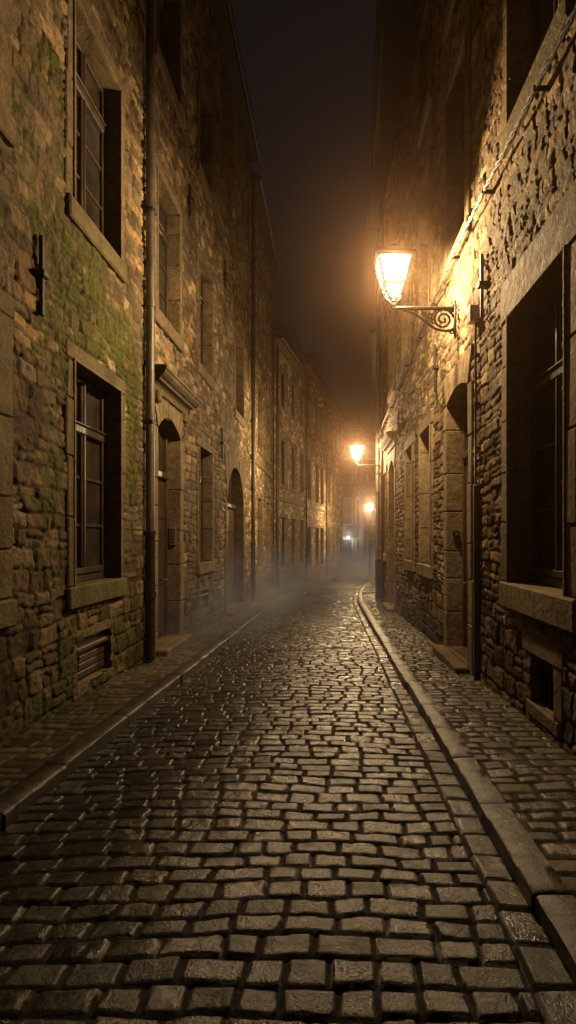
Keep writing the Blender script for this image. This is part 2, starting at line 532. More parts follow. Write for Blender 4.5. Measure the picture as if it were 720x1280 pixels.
def vent(F, house, u0, u1, z0, z1, wood=True):
    tf = F.tf(); mb = MB()
    mb.box(u0, u1, -0.1, -0.06, z0, z1, tf, 0.006)
    n = 5
    if wood:
        for i in range(n):
            a = z0 + 0.02 + (z1 - z0 - 0.04) * i / n
            mb.box(u0 + 0.02, u1 - 0.02, -0.0595, -0.03, a + 0.006, a + (z1 - z0 - 0.04) / n - 0.006, tf, 0.006)
        mb.box(u0, u1, -0.0297, 0.02, z1 - 0.13, z1 - 0.08, tf, 0.01)
    else:
        for i in range(5):
            uu = u0 + (u1 - u0) * (i + 0.5) / 5
            mb.box(uu - 0.011, uu + 0.011, -0.0595, -0.037, z0, z1, tf, 0.004)
    o = mb.build('cellar_vent', M['door'] if wood else M['iron'], house)
    s = MB(); jambs(s, F, u0, u1, z0, z1, 0.16 if not wood else 0.1, 0.03, 0.2, 0.2 if not wood else 0.12, 0.1 if wood else 0.0, 0.75)
    s.box(u0 - 0.1, u1 + 0.1, -0.2, 0.035, z0 - 0.12, z0 - 0.004, tf, 0.012, scol(0.7))
    s.build('stone_surround', M['ashlar'], o)


def anchor(F, house, u, z0, z1, name='wall_anchor'):
    tf = F.tf(); mb = MB()
    mb.box(u - 0.022, u + 0.022, 0.05, 0.085, z0, z1, tf, 0.008)
    zm = z0 + (z1 - z0) * 0.52
    mb.box(u - 0.05, u + 0.05, 0.0, 0.11, zm - 0.03, zm + 0.03, tf, 0.01)
    mb.build(name, M['iron'], house)


def roof(F, house, u0, u1, zt, over=0.28, rise=3.2, back=4.0, over2=None, gut=True):
    """pitched slate roof with a boxed eave and a gutter"""
    over2 = over if over2 is None else over2
    mb = MB()
    def prof(u, ov):
        return [F.p(u, ov, zt + 0.02), F.p(u, ov, zt + 0.16), F.p(u, -back, zt + 0.16 + rise), F.p(u, -back * 2, zt), F.p(u, -back, zt + rise - 0.05), F.p(u, -0.3, zt + 0.02)]
    a = prof(u0, over); b = prof(u1, over2); n = 6
    mb.add(a + b, [tuple(range(n)), tuple(range(n, 2 * n))] + [(i, (i + 1) % n, n + (i + 1) % n, n + i) for i in range(n)])
    r = mb.build('roof', M['slate'], house)
    if gut:
        g = MB()
        pa = F.p(u0, over + 0.05, zt + 0.07); pb = F.p(u1, over2 + 0.05, zt + 0.07)
        g.tube([pa, pb], 0.06, 8); g.build('gutter', M['castiron'], r, True)
    return r


def side_walls(F, house, u0, u1, zt, zb, depth=6.5):
    mb = MB(); tf = F.tf()
    for u in (u0 + 0.02, u1 - 0.02):
        mb.add([F.p(u, -0.015, zb), F.p(u, -depth, zb), F.p(u, -depth, zt), F.p(u, -0.015, zt)], [(0, 1, 2, 3)], (0.14, 0.11, 0.08))
    mb.add([F.p(u0, -depth, zb), F.p(u1, -depth, zb), F.p(u1, -depth, zt), F.p(u0, -depth, zt)], [(0, 1, 2, 3)], (0.14, 0.11, 0.08))
    mb.build('side_wall', M['rubble'], house)


def drain_pipe(F, u, z0, z1, r, d, label, boot=None, group=None, mat='zinc', joints=()):
    base = F.p(u, d, z0)
    t = thing('drain_pipe', label, 'drainpipe', base, group)
    mb = MB(); zb = z0 + (boot or 0)
    mb.tube([F.p(u, d, zb), F.p(u, d, z1)], r, 12)
    for zj in joints: mb.tube([F.p(u, d, zj - 0.05), F.p(u, d, zj + 0.05)], r * 1.22, 12)
    mb.build('pipe', M[mat], t, True)
    if boot:
        k = MB(); k.tube([F.p(u, d, z0), F.p(u, d, zb - 0.02), F.p(u, d, zb + 0.06)], [r * 1.15, r * 1.15, r * 1.4], 12)
        k.tube([F.p(u, d, z0 + boot * 0.5), F.p(u, d, z0 + boot * 0.5 + 0.08)], r * 1.4, 12)
        k.build('pipe_boot', M['castiron'], t, True)
    for zj in joints[::2]:
        k = MB(); k.box(u - r * 1.5, u + r * 1.5, -0.02, d + r * 1.05, zj - 0.09, zj - 0.06, F.tf(), 0.004)
        k.build('bracket', M['iron'], t)
    return t


# ------------------------------------------------------------------ the ground
def smooth_ramp(y, y0, w):
    t = np.clip((y - y0 + w) / (2 * w), 0, 1)
    return np.where(y > y0 + w, y - y0, w * t * t)


def xl(y): return -1.80 + 0.15 * smooth_ramp(np.asarray(y, float), 21.5, 4.0)
def xr(y):
    y = np.asarray(y, float)
    return 0.84 - 0.0075 * np.clip(y - 1, 0, 16) + 0.00625 * np.clip(y - 16, 0, 30) ** 2


def left_wall_x(y): return -2.58 + 0.15 * np.clip(np.asarray(y, float) - 21.8, 0, 100)
def right_wall_x(y):
    y = np.asarray(y, float)
    return 1.80 - 0.016 * np.minimum(y, 18.5) + 0.4 * np.clip(y - 18.5, 0, 5) + 0.09 * np.clip(y - 23.5, 0, 100)


def sett_sheet(name, xa, xb, W, ysegs, nx_step, seed, rows, widths, amp, zoff, mat, base, var, crown=0.0, joint=(0.016, 0.0135, 0.010), edge=0.018, mossL=0.0, mossR=0.0, dirt=0.3, gutter=0.0):
    y = lines(ysegs); nx = int(W / nx_step) + 1
    t = np.linspace(0, 1, nx)
    Y, T = np.meshgrid(y, t, indexing='ij')
    A = xa(Y); B = xb(Y)
    X = A + (B - A) * T
    Ux = T * W
    sx = seed * 2.9
    wu = (fbm(Ux * 2.2 + sx, Y * 2.2, 3) - 0.5) * 0.05 + (fbm(Ux * 11 + sx, Y * 11, 2) - 0.5) * 0.022
    wv = (fbm(Ux * 0.9 + sx + 9, Y * 1.2, 3) - 0.5) * 0.14 + (fbm(Ux * 9 + sx, Y * 9 + 4, 2) - 0.5) * 0.02
    rng = np.random.default_rng(seed)
    sid, dist, lu, lv = courses(Ux + wu, Y + wv, rng, rows[0], rows[1], widths[0], widths[1], 0.0, None, 0.020)
    if gutter:        # one course of setts laid lengthwise along the kerb
        gm = Ux + wu * 0.4 > W - gutter
        gy = Y + wv * 0.3; k = np.floor(gy / 0.215).astype(int); gl = gy / 0.215 - k
        gd = np.minimum(np.minimum(gl, 1 - gl) * 0.215, np.abs(Ux + wu * 0.4 - (W - gutter)))
        gs = np.minimum(gd, dist) if False else gd
        dist = np.where(gm, gs, np.minimum(dist, np.abs(Ux + wu * 0.4 - (W - gutter))))
        sid = np.where(gm, (k * 31 + 5) % 4096, sid); lv = np.where(gm, gl - 0.5, lv); lu = np.where(gm, (Ux - W + gutter) / gutter - 0.5, lu)
    r = [HASH[k][sid] for k in range(6)]
    e = np.clip((dist - 0.0048) / edge, 0, 1); e = 1 - (1 - e) ** 2.0
    dome = 1 - 1.6 * (lu ** 2 + lv ** 2)
    rough = fbm(X * 22 + sx, Y * 22, 3) - 0.5
    d = e * (amp * (0.72 + 0.45 * r[0]) + 0.0025 * dome + (r[1] - 0.5) * 0.016 * lu + (r[2] - 0.5) * 0.016 * lv + rough * (0.003 + 0.010 * r[4] ** 3))
    d = d + (fbm(X * 0.9 + sx, Y * 0.9, 3) - 0.5) * 0.035
    d = d + crown * (1 - (2 * T - 1) ** 2)
    Z = gz(Y) + zoff + d - amp
    c = np.array(base, np.float32) * ((1 - var) + 2 * var * r[3])[..., None]
    c = c * (1 + (r[4] - 0.5)[..., None] * np.array((0.18, 0.0, -0.18)))
    jn = np.array(joint, np.float32)
    cov = e[..., None] ** 0.7
    c = c * cov + jn * (1 - cov)
    c = c * (1 - dirt + 2 * dirt * fbm(X * 0.7 + sx, Y * 0.7, 4))[..., None]
    nn = fbm(X * 5, Y * 5, 4)
    mk = mossL * np.clip(1 - Ux / 0.32, 0, 1) + mossR * np.clip(1 - (W - Ux) / 0.38, 0, 1)
    mk = np.clip((nn - 0.62 + 0.5 * mk) * 6, 0, 1) * np.clip(mk * 2.5, 0, 1)
    mk = (mk * 0.85)[..., None]
    c = c * (1 - mk) + MOSS * 0.8 * mk
    V = np.stack([X, Y, Z], -1).reshape(-1, 3)
    idx = np.arange(len(y) * nx).reshape(len(y), nx)
    q = np.stack([idx[:-1, :-1], idx[:-1, 1:], idx[1:, 1:], idx[1:, :-1]], -1).reshape(-1, 4)
    me = bpy.data.meshes.new(name); c = np.concatenate([c, ((0.42 + 1.0 * r[5]) * (1 + 1.6 * np.clip((0.985 - e) / 0.15, 0, 1) * 2.2))[..., None]], -1)
    fill_mesh(me, V, q, c.reshape(-1, 4), True)
    me.materials.append(M[mat])
    o = bpy.data.objects.new(name, me); link(o); o['kind'] = 'structure'
    return o


KL, KR = 0.17, 0.165
sett_sheet('road', lambda y: xl(y) - 0.02, lambda y: xr(y) + 0.02, 2.66,
           [(-1.5, 1.6, 0.03), (1.6, 5, 0.010), (5, 8, 0.0135), (8, 12, 0.018), (12, 24, 0.035), (24, 56, 0.12)], 0.0105, 5,
           (0.108, 0.138), (0.118, 0.205), 0.018, 0.0, 'sett', (0.029, 0.0225, 0.0165), 0.6, 0.03, edge=0.010, gutter=0.165)
sett_sheet('pavement_left', lambda y: left_wall_x(y) - 0.04, lambda y: xl(y) - KL + 0.01, 0.63,
           [(-1, 3, 0.03), (3, 9, 0.016), (9, 20, 0.035), (20, 50, 0.12)], 0.0125, 15,
           (0.11, 0.16), (0.13, 0.24), 0.016, 0.092, 'pave', (0.125, 0.10, 0.073), 0.35, 0.0, mossL=1.0, mossR=0.35)
sett_sheet('pavement_right', lambda y: xr(y) + KR - 0.01, lambda y: right_wall_x(y) + 0.06, 0.785,
           [(-1, 2, 0.03), (2, 9, 0.014), (9, 19, 0.03), (19, 50, 0.12)], 0.0125, 25,
           (0.105, 0.15), (0.115, 0.215), 0.013, 0.092, 'pave', (0.075, 0.061, 0.045), 0.35, 0.0, mossL=0.3, mossR=1.0)


def kerb(name, xf, side, width, seed):
    rnd = random.Random(seed); mb = MB(); y = -1.2
    while y < 46:
        L = rnd.uniform(0.6, 1.15); y1 = y + L
        f = rnd.uniform(0.75, 1.2); col = (0.038 * f, 0.030 * f, 0.022 * f)
        h0 = rnd.uniform(-0.006, 0.006); sh = rnd.uniform(-0.008, 0.008)
        n = 12
        # profile across: face foot, face, rounded nose, top, back
        prof = [(0.004, -0.10), (0.0, 0.074), (0.004, 0.086), (0.016, 0.093), (width * 0.6, 0.096), (width - 0.010, 0.094), (width - 0.003, 0.086), (width - 0.003, -0.05)]
        rows_ = []
        ys = [y + 0.006, y + 0.02] + [y + 0.02 + (L - 0.04) * k / n for k in range(1, n)] + [y1 - 0.02, y1 - 0.006]
        for j, yy in enumerate(ys):
            ends = -0.008 if j in (0, len(ys) - 1) else 0.0
            row = []
            for (a, hh) in prof:
                x = float(xf(yy)) + side * (a + sh + (rnd.random() - 0.5) * 0.006)
                row.append((x, yy, float(gz(yy)) + hh + h0 + (ends + (rnd.random() - 0.5) * 0.005 if hh > 0 else 0)))
            rows_.append(row)
        vs = [p for r_ in rows_ for p in r_]; m_ = len(prof); fs = []
        for j in range(len(ys) - 1):
            for i in range(m_ - 1): fs.append((j * m_ + i, j * m_ + i + 1, (j + 1) * m_ + i + 1, (j + 1) * m_ + i))
        fs.append(tuple(range(m_))); fs.append(tuple((len(ys) - 1) * m_ + i for i in range(m_)))
        mb.add(vs, fs, col)
        y = y1
    o = mb.build(name, M['pave'], None, True); o['kind'] = 'structure'
    return o


kerb('kerb_left', xl, -1, KL, 3)
kerb('kerb_right', xr, 1, KR, 4)
g = MB()
g.add([(-300, -60, gz(-60) - 0.25), (300, -60, gz(-60) - 0.25), (300, 56, gz(56) - 0.25), (-300, 56, gz(56) - 0.25), (300, 500, gz(56) - 0.25), (-300, 500, gz(56) - 0.25)],
      [(0, 1, 2, 3), (3, 2, 4, 5)])
o = g.build('ground', M['soil']); o['kind'] = 'structure'


def R(z): return z + CZ


# ------------------------------------------------------------------ left house, near
FL = Facade(-2.55, 0, 0, 1, (1, 0))
H1 = thing('stone_house', 'tall mossy rubble house nearest on the left, with hooded door and arched carriage door', 'house', (-2.55, 7.5, -0.2))
GF = (R(-0.47), R(1.70)); F1 = (R(3.25), R(5.22)); F2 = (R(6.95), R(8.65))
cols1 = [(2.85, 4.06), (5.40, 6.54), (7.93, 9.06), (10.40, 11.44)]
ops = []
for (a, b) in (cols1[0], cols1[1], cols1[3]): ops.append((a, b, *GF))
for (a, b) in cols1 + [(14.2, 15.4)]: ops.append((a, b, *F1))
for (a, b) in cols1 + [(14.2, 15.4)]: ops.append((a, b, *F2))
D1 = (7.95, 9.10, gz(8.5) + 0.1, R(1.80)); D2 = (13.1, 15.45, gz(14.3) + 0.08, R(1.78))
ops += [(D1[0], D1[1], D1[2] - 0.2, D1[3] - 0.02), (D2[0], D2[1], D2[2] - 0.2, D2[3] - 0.02), (5.5, 6.3, R(-1.46), R(-1.02)), (10.55, 11.2, R(-1.38), R(-1.02))]


def moss1(U, Z):
    z = Z - CZ
    a = np.exp(-((U - 6.0) / 1.5) ** 2 - ((z - 2.4) / 1.0) ** 2) * 1.05
    b_ = np.exp(-((U - 6.1) / 1.5) ** 2 - ((z + 1.1) / 0.55) ** 2) * 0.8
    c = np.exp(-((U - 5.0) / 0.5) ** 2 - ((z - 0.6) / 1.4) ** 2) * 0.75
    e = np.exp(-((U - 6.95) / 0.35) ** 2 - ((z - 0.8) / 1.4) ** 2) * 0.85
    f = np.exp(-((U - 5.0) / 0.9) ** 2 - ((z - 4.2) / 1.2) ** 2) * 0.6
    h = np.exp(-((z + 1.55) / 0.3) ** 2) * 0.6
    return np.clip(a + b_ + c + e + f + h + 0.12, 0, 1.1)


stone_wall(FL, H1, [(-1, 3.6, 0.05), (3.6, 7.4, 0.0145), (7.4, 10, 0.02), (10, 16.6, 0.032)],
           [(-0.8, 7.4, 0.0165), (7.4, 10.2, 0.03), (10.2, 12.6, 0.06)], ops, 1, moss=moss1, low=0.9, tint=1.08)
for i, (a, b) in enumerate(cols1):
    ms = (0.1, 0.35, 0.05, 0.05)[i]
    ww = 0.3 if i == 0 else 0.14
    if i != 2: window(FL, H1, a, b, *GF, moss=ms, k=0.68, w=ww)
    window(FL, H1, a, b, *F1, moss=ms * 0.6, k=0.72, w=ww)
    window(FL, H1, a, b, *F2, k=0.7, rows=2)
window(FL, H1, 14.2, 15.4, *F1, k=0.85); window(FL, H1, 14.2, 15.4, *F2, k=0.8, rows=2)
vent(FL, H1, 5.5, 6.3, R(-1.46), R(-1.02), True); vent(FL, H1, 10.55, 11.2, R(-1.38), R(-1.02), True)
for (u, a, b) in ((4.75, R(1.88), R(2.56)), (9.6, R(5.5), R(6.06)), (12.75, R(5.7), R(6.3)), (12.4, R(1.75), R(2.42))): anchor(FL, H1, u, a, b)


def hood(mb, F, ua, ub, z, k):
    prof = [(-0.02, 0), (0.06, 0), (0.075, 0.03), (0.085, 0.06), (0.12, 0.09), (0.17, 0.105), (0.18, 0.13), (0.22, 0.15), (0.26, 0.185), (0.275, 0.22), (0.29, 0.225), (0.29, 0.27), (0.24, 0.29), (-0.02, 0.33)]
    a = [F.p(ua - max(d, 0) * 0.6, d, z + h) for d, h in prof]; b = [F.p(ub + max(d, 0) * 0.6, d, z + h) for d, h in prof]
    n = len(prof)
    mb.add(a + b, [tuple(range(n)), tuple(range(n, 2 * n))] + [(i, (i + 1) % n, n + (i + 1) % n, n + i) for i in range(n)], scol(k, 0.05, 0.3))


def panel_door(F, house, u0, u1, z0, z1, spring, depth, k, fan=0.5, leaves=1, w=0.2, lint=0.22, mat='door'):
    """door leaf (the part) with its handle, fanlight pane, stone surround and step"""
    tf = F.tf(); mb = MB(); zf = spring - fan
    d1 = -depth; d0 = d1 - 0.06
    mb.box(u0, u0 + 0.07, d0 - 0.02, d1 + 0.02, z0, z1, tf, 0.008); mb.box(u1 - 0.07, u1, d0 - 0.02, d1 + 0.02, z0, z1, tf, 0.008)
    mb.box(u0 + 0.07, u1 - 0.07, d0, d1 + 0.05, zf - 0.05, zf + 0.05, tf, 0.012)
    ws = (u1 - u0 - 0.14) / leaves
    for l in range(leaves):
        a = u0 + 0.07 + ws * l + 0.004; b = a + ws - 0.008
        mb.box(a, b, d0, d1 - 0.02, z0 + 0.02, zf - 0.052, tf, 0.004)
        for (p, q) in ((0.05, 0.34), (0.38, 0.72), (0.76, 0.97)):
            hh = zf - z0 - 0.1
            mb.box(a + 0.09, b - 0.09, d1 - 0.0195, d1 + 0.004, z0 + 0.04 + hh * p, z0 + 0.04 + hh * q, tf, 0.018)
        mid = (a + b) / 2
        mb.box(mid - 0.018, mid + 0.018, d0 + 0.002, d1 + 0.01, zf + 0.052, z1, tf, 0.004)
    o = mb.build('door', M[mat], house)
    g = MB(); g.box(u0 + 0.02, u1 - 0.02, d0 + 0.01, d0 + 0.016, zf + 0.03, z1, tf); g.build('fanlight', M['glass'], o)
    h = MB(); zz = z0 + 1.0
    ul = u0 + 0.07 + ws - 0.1 if leaves == 1 else (u0 + u1) / 2 - 0.08
    h.tube([F.p(ul, d1 - 0.02, zz), F.p(ul, d1 + 0.05, zz), F.p(ul - 0.11, d1 + 0.05, zz)], 0.011, 8)
    h.box(ul - 0.022, ul + 0.022, d1 - 0.0192, d1 - 0.010, zz - 0.1, zz + 0.07, tf, 0.003)
    h.build('handle', M['plate'], o, True)
    s = MB(); jambs(s, F, u0, u1, z0 - 0.05, spring, w, 0.05, depth + 0.1, lint, 0.0, k, (spring, z1))
    s.build('stone_surround', M['ashlar'], o)
    gl = gz(F.p((u0 + u1) / 2, 0, 0)[1]) + 0.092
    s = MB(); s.box(u0 - 0.12, u1 + 0.12, 0.052, 0.22, gl - 0.2, gl + 0.10, tf, 0.02, scol(0.62), 0.004)
    s.box(u0 + 0.002, u1 - 0.002, -depth - 0.08, 0.05, gl - 0.2, gl + 0.098, tf, 0.01, scol(0.62))
    s.build('step', M['ashlar'], o)
    return o


panel_door(FL, H1, *D1, R(1.58), 0.17, 0.75, 0.60)
panel_door(FL, H1, *D2, R(0.88), 0.2, 0.5, 0.05, 2, 0.24, 0.24)  # darker surround stone stands in for shade in the arched reveal
# moulded hood over the door
mb = MB(); tf = FL.tf(); ua, ub = 7.72, 9.40
hood(mb, FL, ua, ub, R(2.06), 0.55)
mb.box(ua + 0.05, ua + 0.2, 0.0, 0.12, R(1.9), R(2.058), tf, 0.02, scol(0.6)); mb.box(ub - 0.2, ub - 0.05, 0.0, 0.12, R(1.9), R(2.058), tf, 0.02, scol(0.6))
mb.build('door_hood', M['ashlar'], H1)
roof(FL, H1, -1, 16.55, R(11.1)); side_walls(FL, H1, -1, 16.58, R(11.1), -1.2)

drain_pipe(FL, 7.42, gz(7.4) + 0.11, R(11.1), 0.058, 0.11, 'long grey metal drainpipe with black foot, between the mossy windows and the hooded door', 1.65, 'drainpipes on the house walls', 'zinc', [3.1, 4.6, 5.9, 7.4, 9.0, 10.6])

# intercom on the door jamb
it = thing('intercom_panel', 'small metal intercom panel with rows of name strips on the jamb of the hooded door', 'intercom', FL.p(9.10, -0.09, R(-0.08)))
mb = MB(); mb.box(-2.675, -2.565, 9.058, 9.097, R(-0.12), R(0.17), None, 0.006); mb.build('plate', M['plate'], it)
for r_ in range(5):
    zz = R(-0.09) + r_ * 0.05
    mb = MB(); mb.box(-2.66, -2.603, 9.052, 9.0575, zz, zz + 0.03, None, 0.002); mb.build('name_strip', M['timber'], it)
    mb = MB(); mb.tube([(-2.585, 9.0575, zz + 0.015), (-2.585, 9.048, zz + 0.015)], 0.009, 8); mb.build('button', M['iron'], it)

# ------------------------------------------------------------------ left house, second
H2 = thing('stone_house', 'second rubble house on the left, tall and narrow between two dark drainpipes', 'house', (-2.55, 19.5, -0.6))
ops = []; w2 = []
for (a, b) in ((18.4, 19.4), (20.7, 21.7)):
    for (z0, z1) in ((-0.97, 1.3), (2.95, 5.0), (6.6, 8.3)): w2.append((a, b, R(z0), R(z1)))
stone_wall(FL, H2, [(16.6, 22.45, 0.045)], [(-1.1, 8, 0.03), (8, 12.2, 0.06)], w2, 2, amp=0.03, hm=(0.09, 0.16), wm=(0.14, 0.34), tint=1.8)  # stone colour lightened in place of stronger lamp light
for q in w2: window(FL, H2, *q, depth=0.07, w=0.14, sill=0.14, k=0.95, simple=True)
mb = MB(); mb.box(16.7, 22.4, 0.0, 0.08, R(2.35), R(2.5), FL.tf(), 0.015, scol(0.9)); mb.build('string_course', M['ashlar'], H2)
roof(FL, H2, 16.6, 22.5, R(10.6)); side_walls(FL, H2, 16.6, 22.45, R(10.6), -1.4)
drain_pipe(FL, 16.75, gz(16.7) + 0.1, R(11.0), 0.06, 0.12, 'dark drainpipe just beyond the arched carriage door', 1.7, 'drainpipes on the house walls', 'castiron', [3, 5, 7, 9])

# ------------------------------------------------------------------ left houses beyond the bend
F3 = Facade(-5.825, 0, 0.15, 1, (0.989, -0.148))
far_specs = [
    ('stone house with a deep pale eave and one dark dormer, third along the left side', 22.5, 28.7, 8.0,
     [(23.6, 24.6), (25.6, 26.5), (27.5, 28.3)], [(-1.3, 0.85), (2.25, 4.18), (5.55, 7.1)], 3, (25.4, 28.3, 9.5)),
    ('narrow stone house beyond the first dormer on the left, eave higher than its neighbour', 28.7, 35.0, 8.9,
     [(29.2, 30.2), (31.5, 32.5), (33.1, 34.1)], [(-1.6, 0.55), (2.0, 4.2), (5.7, 7.3)], 4, (32.6, 34.6, 10.6)),
    ('last stone house on the left, lit golden and fading into haze', 35.0, 43.0, 8.9,
     [(35.8, 36.7), (37.9, 38.9), (40.0, 41.0)], [(-1.7, 0.5), (2.2, 4.3), (5.9, 7.5)], 6, None)]
for (lab, a, b, top, cs, fl, seed, dorm) in far_specs:
    H = thing('stone_house', lab, 'house', F3.p((a + b) / 2, 0, gz((a + b) / 2)))
    q = [(c0, c1, R(z0), R(z1)) for (c0, c1) in cs for (z0, z1) in fl]
    stone_wall(F3, H, [(a + 0.03, b, 0.07)], [(-1.9, 10.5 if top < 8.5 else 11.4, 0.05)][0:0] + [(-1.9, R(top), 0.05)], q, seed, amp=0.03, hm=(0.1, 0.17), wm=(0.16, 0.36), tint=2.3)  # high tint lightens the stone to make up for weak lamp light
    for w_ in q: window(F3, H, *w_, depth=0.07, w=0.15, sill=0.14, k=1.0, simple=True)
    mb = MB(); mb.box(a + 0.1, b - 0.05, 0.0, 0.07, R(1.55), R(1.68), F3.tf(), 0.015, scol(0.95)); mb.build('string_course', M['ashlar'], H)
    mb = MB()
    for (d, za, zb) in ((0.10, -0.24, -0.14), (0.18, -0.14, -0.05), (0.26, -0.05, 0.015)): mb.box(a + 0.06, b - 0.02, 0.0, d, R(top + za), R(top + zb), F3.tf(), 0.012, scol(1.0))
    mb.build('cornice', M['ashlar'], H)
    rf = roof(F3, H, a + 0.04, b, R(top), 0.3, 3.4, 3.6); side_walls(F3, H, a + 0.05, b, R(top), -2.2)
    if dorm:
        u0, u1, zt = dorm; mb = MB(); tf = F3.tf()
        mb.box(u0, u1, -3.0, -0.25, R(top) + 0.1, R(zt), tf, 0.01)
        um = (u0 + u1) / 2
        va = [F3.p(u0 - 0.15, -0.1, R(zt)), F3.p(u1 + 0.15, -0.1, R(zt)), F3.p(um, -0.1, R(zt) + 0.55)]
        vb = [F3.p(u0 - 0.15, -3.2, R(zt)), F3.p(u1 + 0.15, -3.2, R(zt)), F3.p(um, -3.2, R(zt) + 0.55)]
        mb.add(va + vb, [(0, 1, 2), (3, 4, 5), (0, 1, 4, 3), (1, 2, 5, 4), (2, 0, 3, 5)])
        dm = mb.build('dormer', M['slate'], H)
        g = MB(); g.box(um - 0.4, um + 0.4, -0.248, -0.235, R(top) + 0.35, R(zt) - 0.2, tf); g.build('pane', M['glass'], dm)
drain_pipe(F3, 22.75, gz(22.7) + 0.1, R(7.8), 0.06, 0.1, 'dark drainpipe at the corner before the house with the dormer', 1.5, 'drainpipes on the house walls', 'castiron', [3, 5, 7])
drain_pipe(F3, 28.7, gz(28.7) + 0.1, R(7.8), 0.05, 0.1, 'thin drainpipe between the two dormered houses', None, 'drainpipes on the house walls', 'castiron', [3, 5, 7])
drain_pipe(F3, 35.0, gz(35) + 0.1, R(8.5), 0.05, 0.1, 'thin farthest drainpipe on the left, at the start of the last house', None, 'drainpipes on the house walls', 'castiron', [3, 5, 7])

# ------------------------------------------------------------------ right house
FR = Facade(1.7624, 0, -0.016, 1, (-0.99987, -0.016))
HR = thing('stone_house', 'dark rubble stone house filling the right side, carrying the big lit lantern', 'house', (1.65, 7.5, -0.2))
rg = [(4.10, 5.25), (9.2, 10.15), (11.1, 11.95), (16.0, 16.9)]
RGF = (R(-0.42), R(2.06))
ru = [(4.10, 5.25), (6.85, 7.95), (9.3, 10.2), (11.6, 12.5), (14.2, 15.1)]
RU = (R(3.86), R(6.15)); RU2 = (R(7.4), R(9.0))
ops = [(4.10, 5.25, *RGF)] + [(a, b, R(-0.46), R(1.85)) for (a, b) in rg[1:]]
ops += [(a, b, *RU) for (a, b) in ru] + [(a, b, *RU2) for (a, b) in ru]
D3 = (6.76, 7.95, gz(7.3) + 0.1, R(1.98)); D4 = (14.0, 15.2, gz(14.6) + 0.1, R(2.0))
ops += [(D3[0], D3[1], D3[2] - 0.2, D3[3] - 0.02), (D4[0], D4[1], D4[2] - 0.2, D4[3] - 0.02), (4.27, 4.74, R(-1.38), R(-0.98))]


def moss2(U, Z):
    z = Z - CZ
    a = np.exp(-((U - 4.6) / 1.2) ** 2 - ((z - 2.75) / 0.4) ** 2) * 0.75
    b_ = np.exp(-((z + 1.6) / 0.3) ** 2) * 0.5
    c = np.exp(-((U - 7.4) / 0.8) ** 2 - ((z - 3.5) / 0.3) ** 2) * 0.6
    return np.clip(a + b_ + c + 0.05, 0, 1)


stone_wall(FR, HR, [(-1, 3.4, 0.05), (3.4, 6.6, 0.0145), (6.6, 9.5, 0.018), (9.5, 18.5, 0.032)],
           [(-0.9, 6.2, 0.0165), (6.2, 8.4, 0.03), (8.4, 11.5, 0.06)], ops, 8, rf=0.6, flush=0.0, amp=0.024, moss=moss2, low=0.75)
window(FR, HR, 4.02, 5.25, *RGF, depth=0.17, w=0.2, lint=0.40, sill=0.24, rows=3, k=0.75, transom=0.72)
for (a, b) in rg[1:]: window(FR, HR, a, b, R(-0.46), R(1.85), depth=0.17, w=0.17, lint=0.22, k=0.95)
for i, (a, b) in enumerate(ru):
    window(FR, HR, a, b, *RU, depth=0.17, w=0.17, lint=0.22, sill=0.2, k=0.9, moss=(0.2, 0.25, 0.05, 0, 0)[i])
    window(FR, HR, a, b, *RU2, depth=0.17, w=0.16, k=0.8, rows=2)
vent(FR, HR, 4.27, 4.74, R(-1.38), R(-0.98), False)
panel_door(FR, HR, *D3, R(1.86), 0.2, 0.95, 0.72, 1, 0.17, 0.3)
panel_door(FR, HR, *D4, R(1.75), 0.3, 0.9, 0.42, 1, 0.2, 0.24)
mb = MB(); tf = FR.tf(); ua, ub = 13.75, 15.45
hood(mb, FR, ua, ub, R(2.30), 0.8)
mb.build('door_hood', M['ashlar'], HR)
for (u, a, b) in ((6.07, R(2.38), R(3.07)), (8.67, R(2.25), R(2.99)), (13.0, R(2.3), R(2.95))): anchor(FR, HR, u, a, b)
# long flush lintel strip above the lamp wall and the eave, wider towards the viewer
roof(FR, HR, -1, 10.3, R(10.0), 0.9, 3.2, 4.0, 0.70); roof(FR, HR, 10.3, 18.2, R(10.0), 0.70, 3.2, 4.0, 0.30)
side_walls(FR, HR, -1, 18.5, R(10.0), -1.5)
drain_pipe(FR, 16.5, gz(16.5) + 0.1, R(9.8), 0.05, 0.09, 'dark drainpipe near the far end of the right wall, before the corner', 1.2, 'drainpipes on the house walls', 'castiron', [3, 5, 7, 9])
drain_pipe(FR, 17.9, gz(17.9) + 0.1, R(9.8), 0.06, 0.10, 'pale drainpipe at the very corner of the right house, beside the second lamp bracket', 1.2, 'drainpipes on the house walls', 'zinc', [3, 5, 7, 9])

# bell pull on the jamb of the right door
p0 = FR.p(7.95, -0.09, R(0.05))
bl = thing('bell_push', 'small round dark bell push on the stone jamb of the right door', 'doorbell', p0)
mb = MB(); mb.tube([(p0[0], p0[1] - 0.001, p0[2]), (p0[0], p0[1] - 0.03, p0[2])], 0.05, 16); mb.build('rose', M['iron'], bl, True)
mb = MB(); mb.tube([(p0[0], p0[1] - 0.0305, p0[2]), (p0[0], p0[1] - 0.05, p0[2])], 0.018, 12); mb.build('button', M['plate'], bl, True)

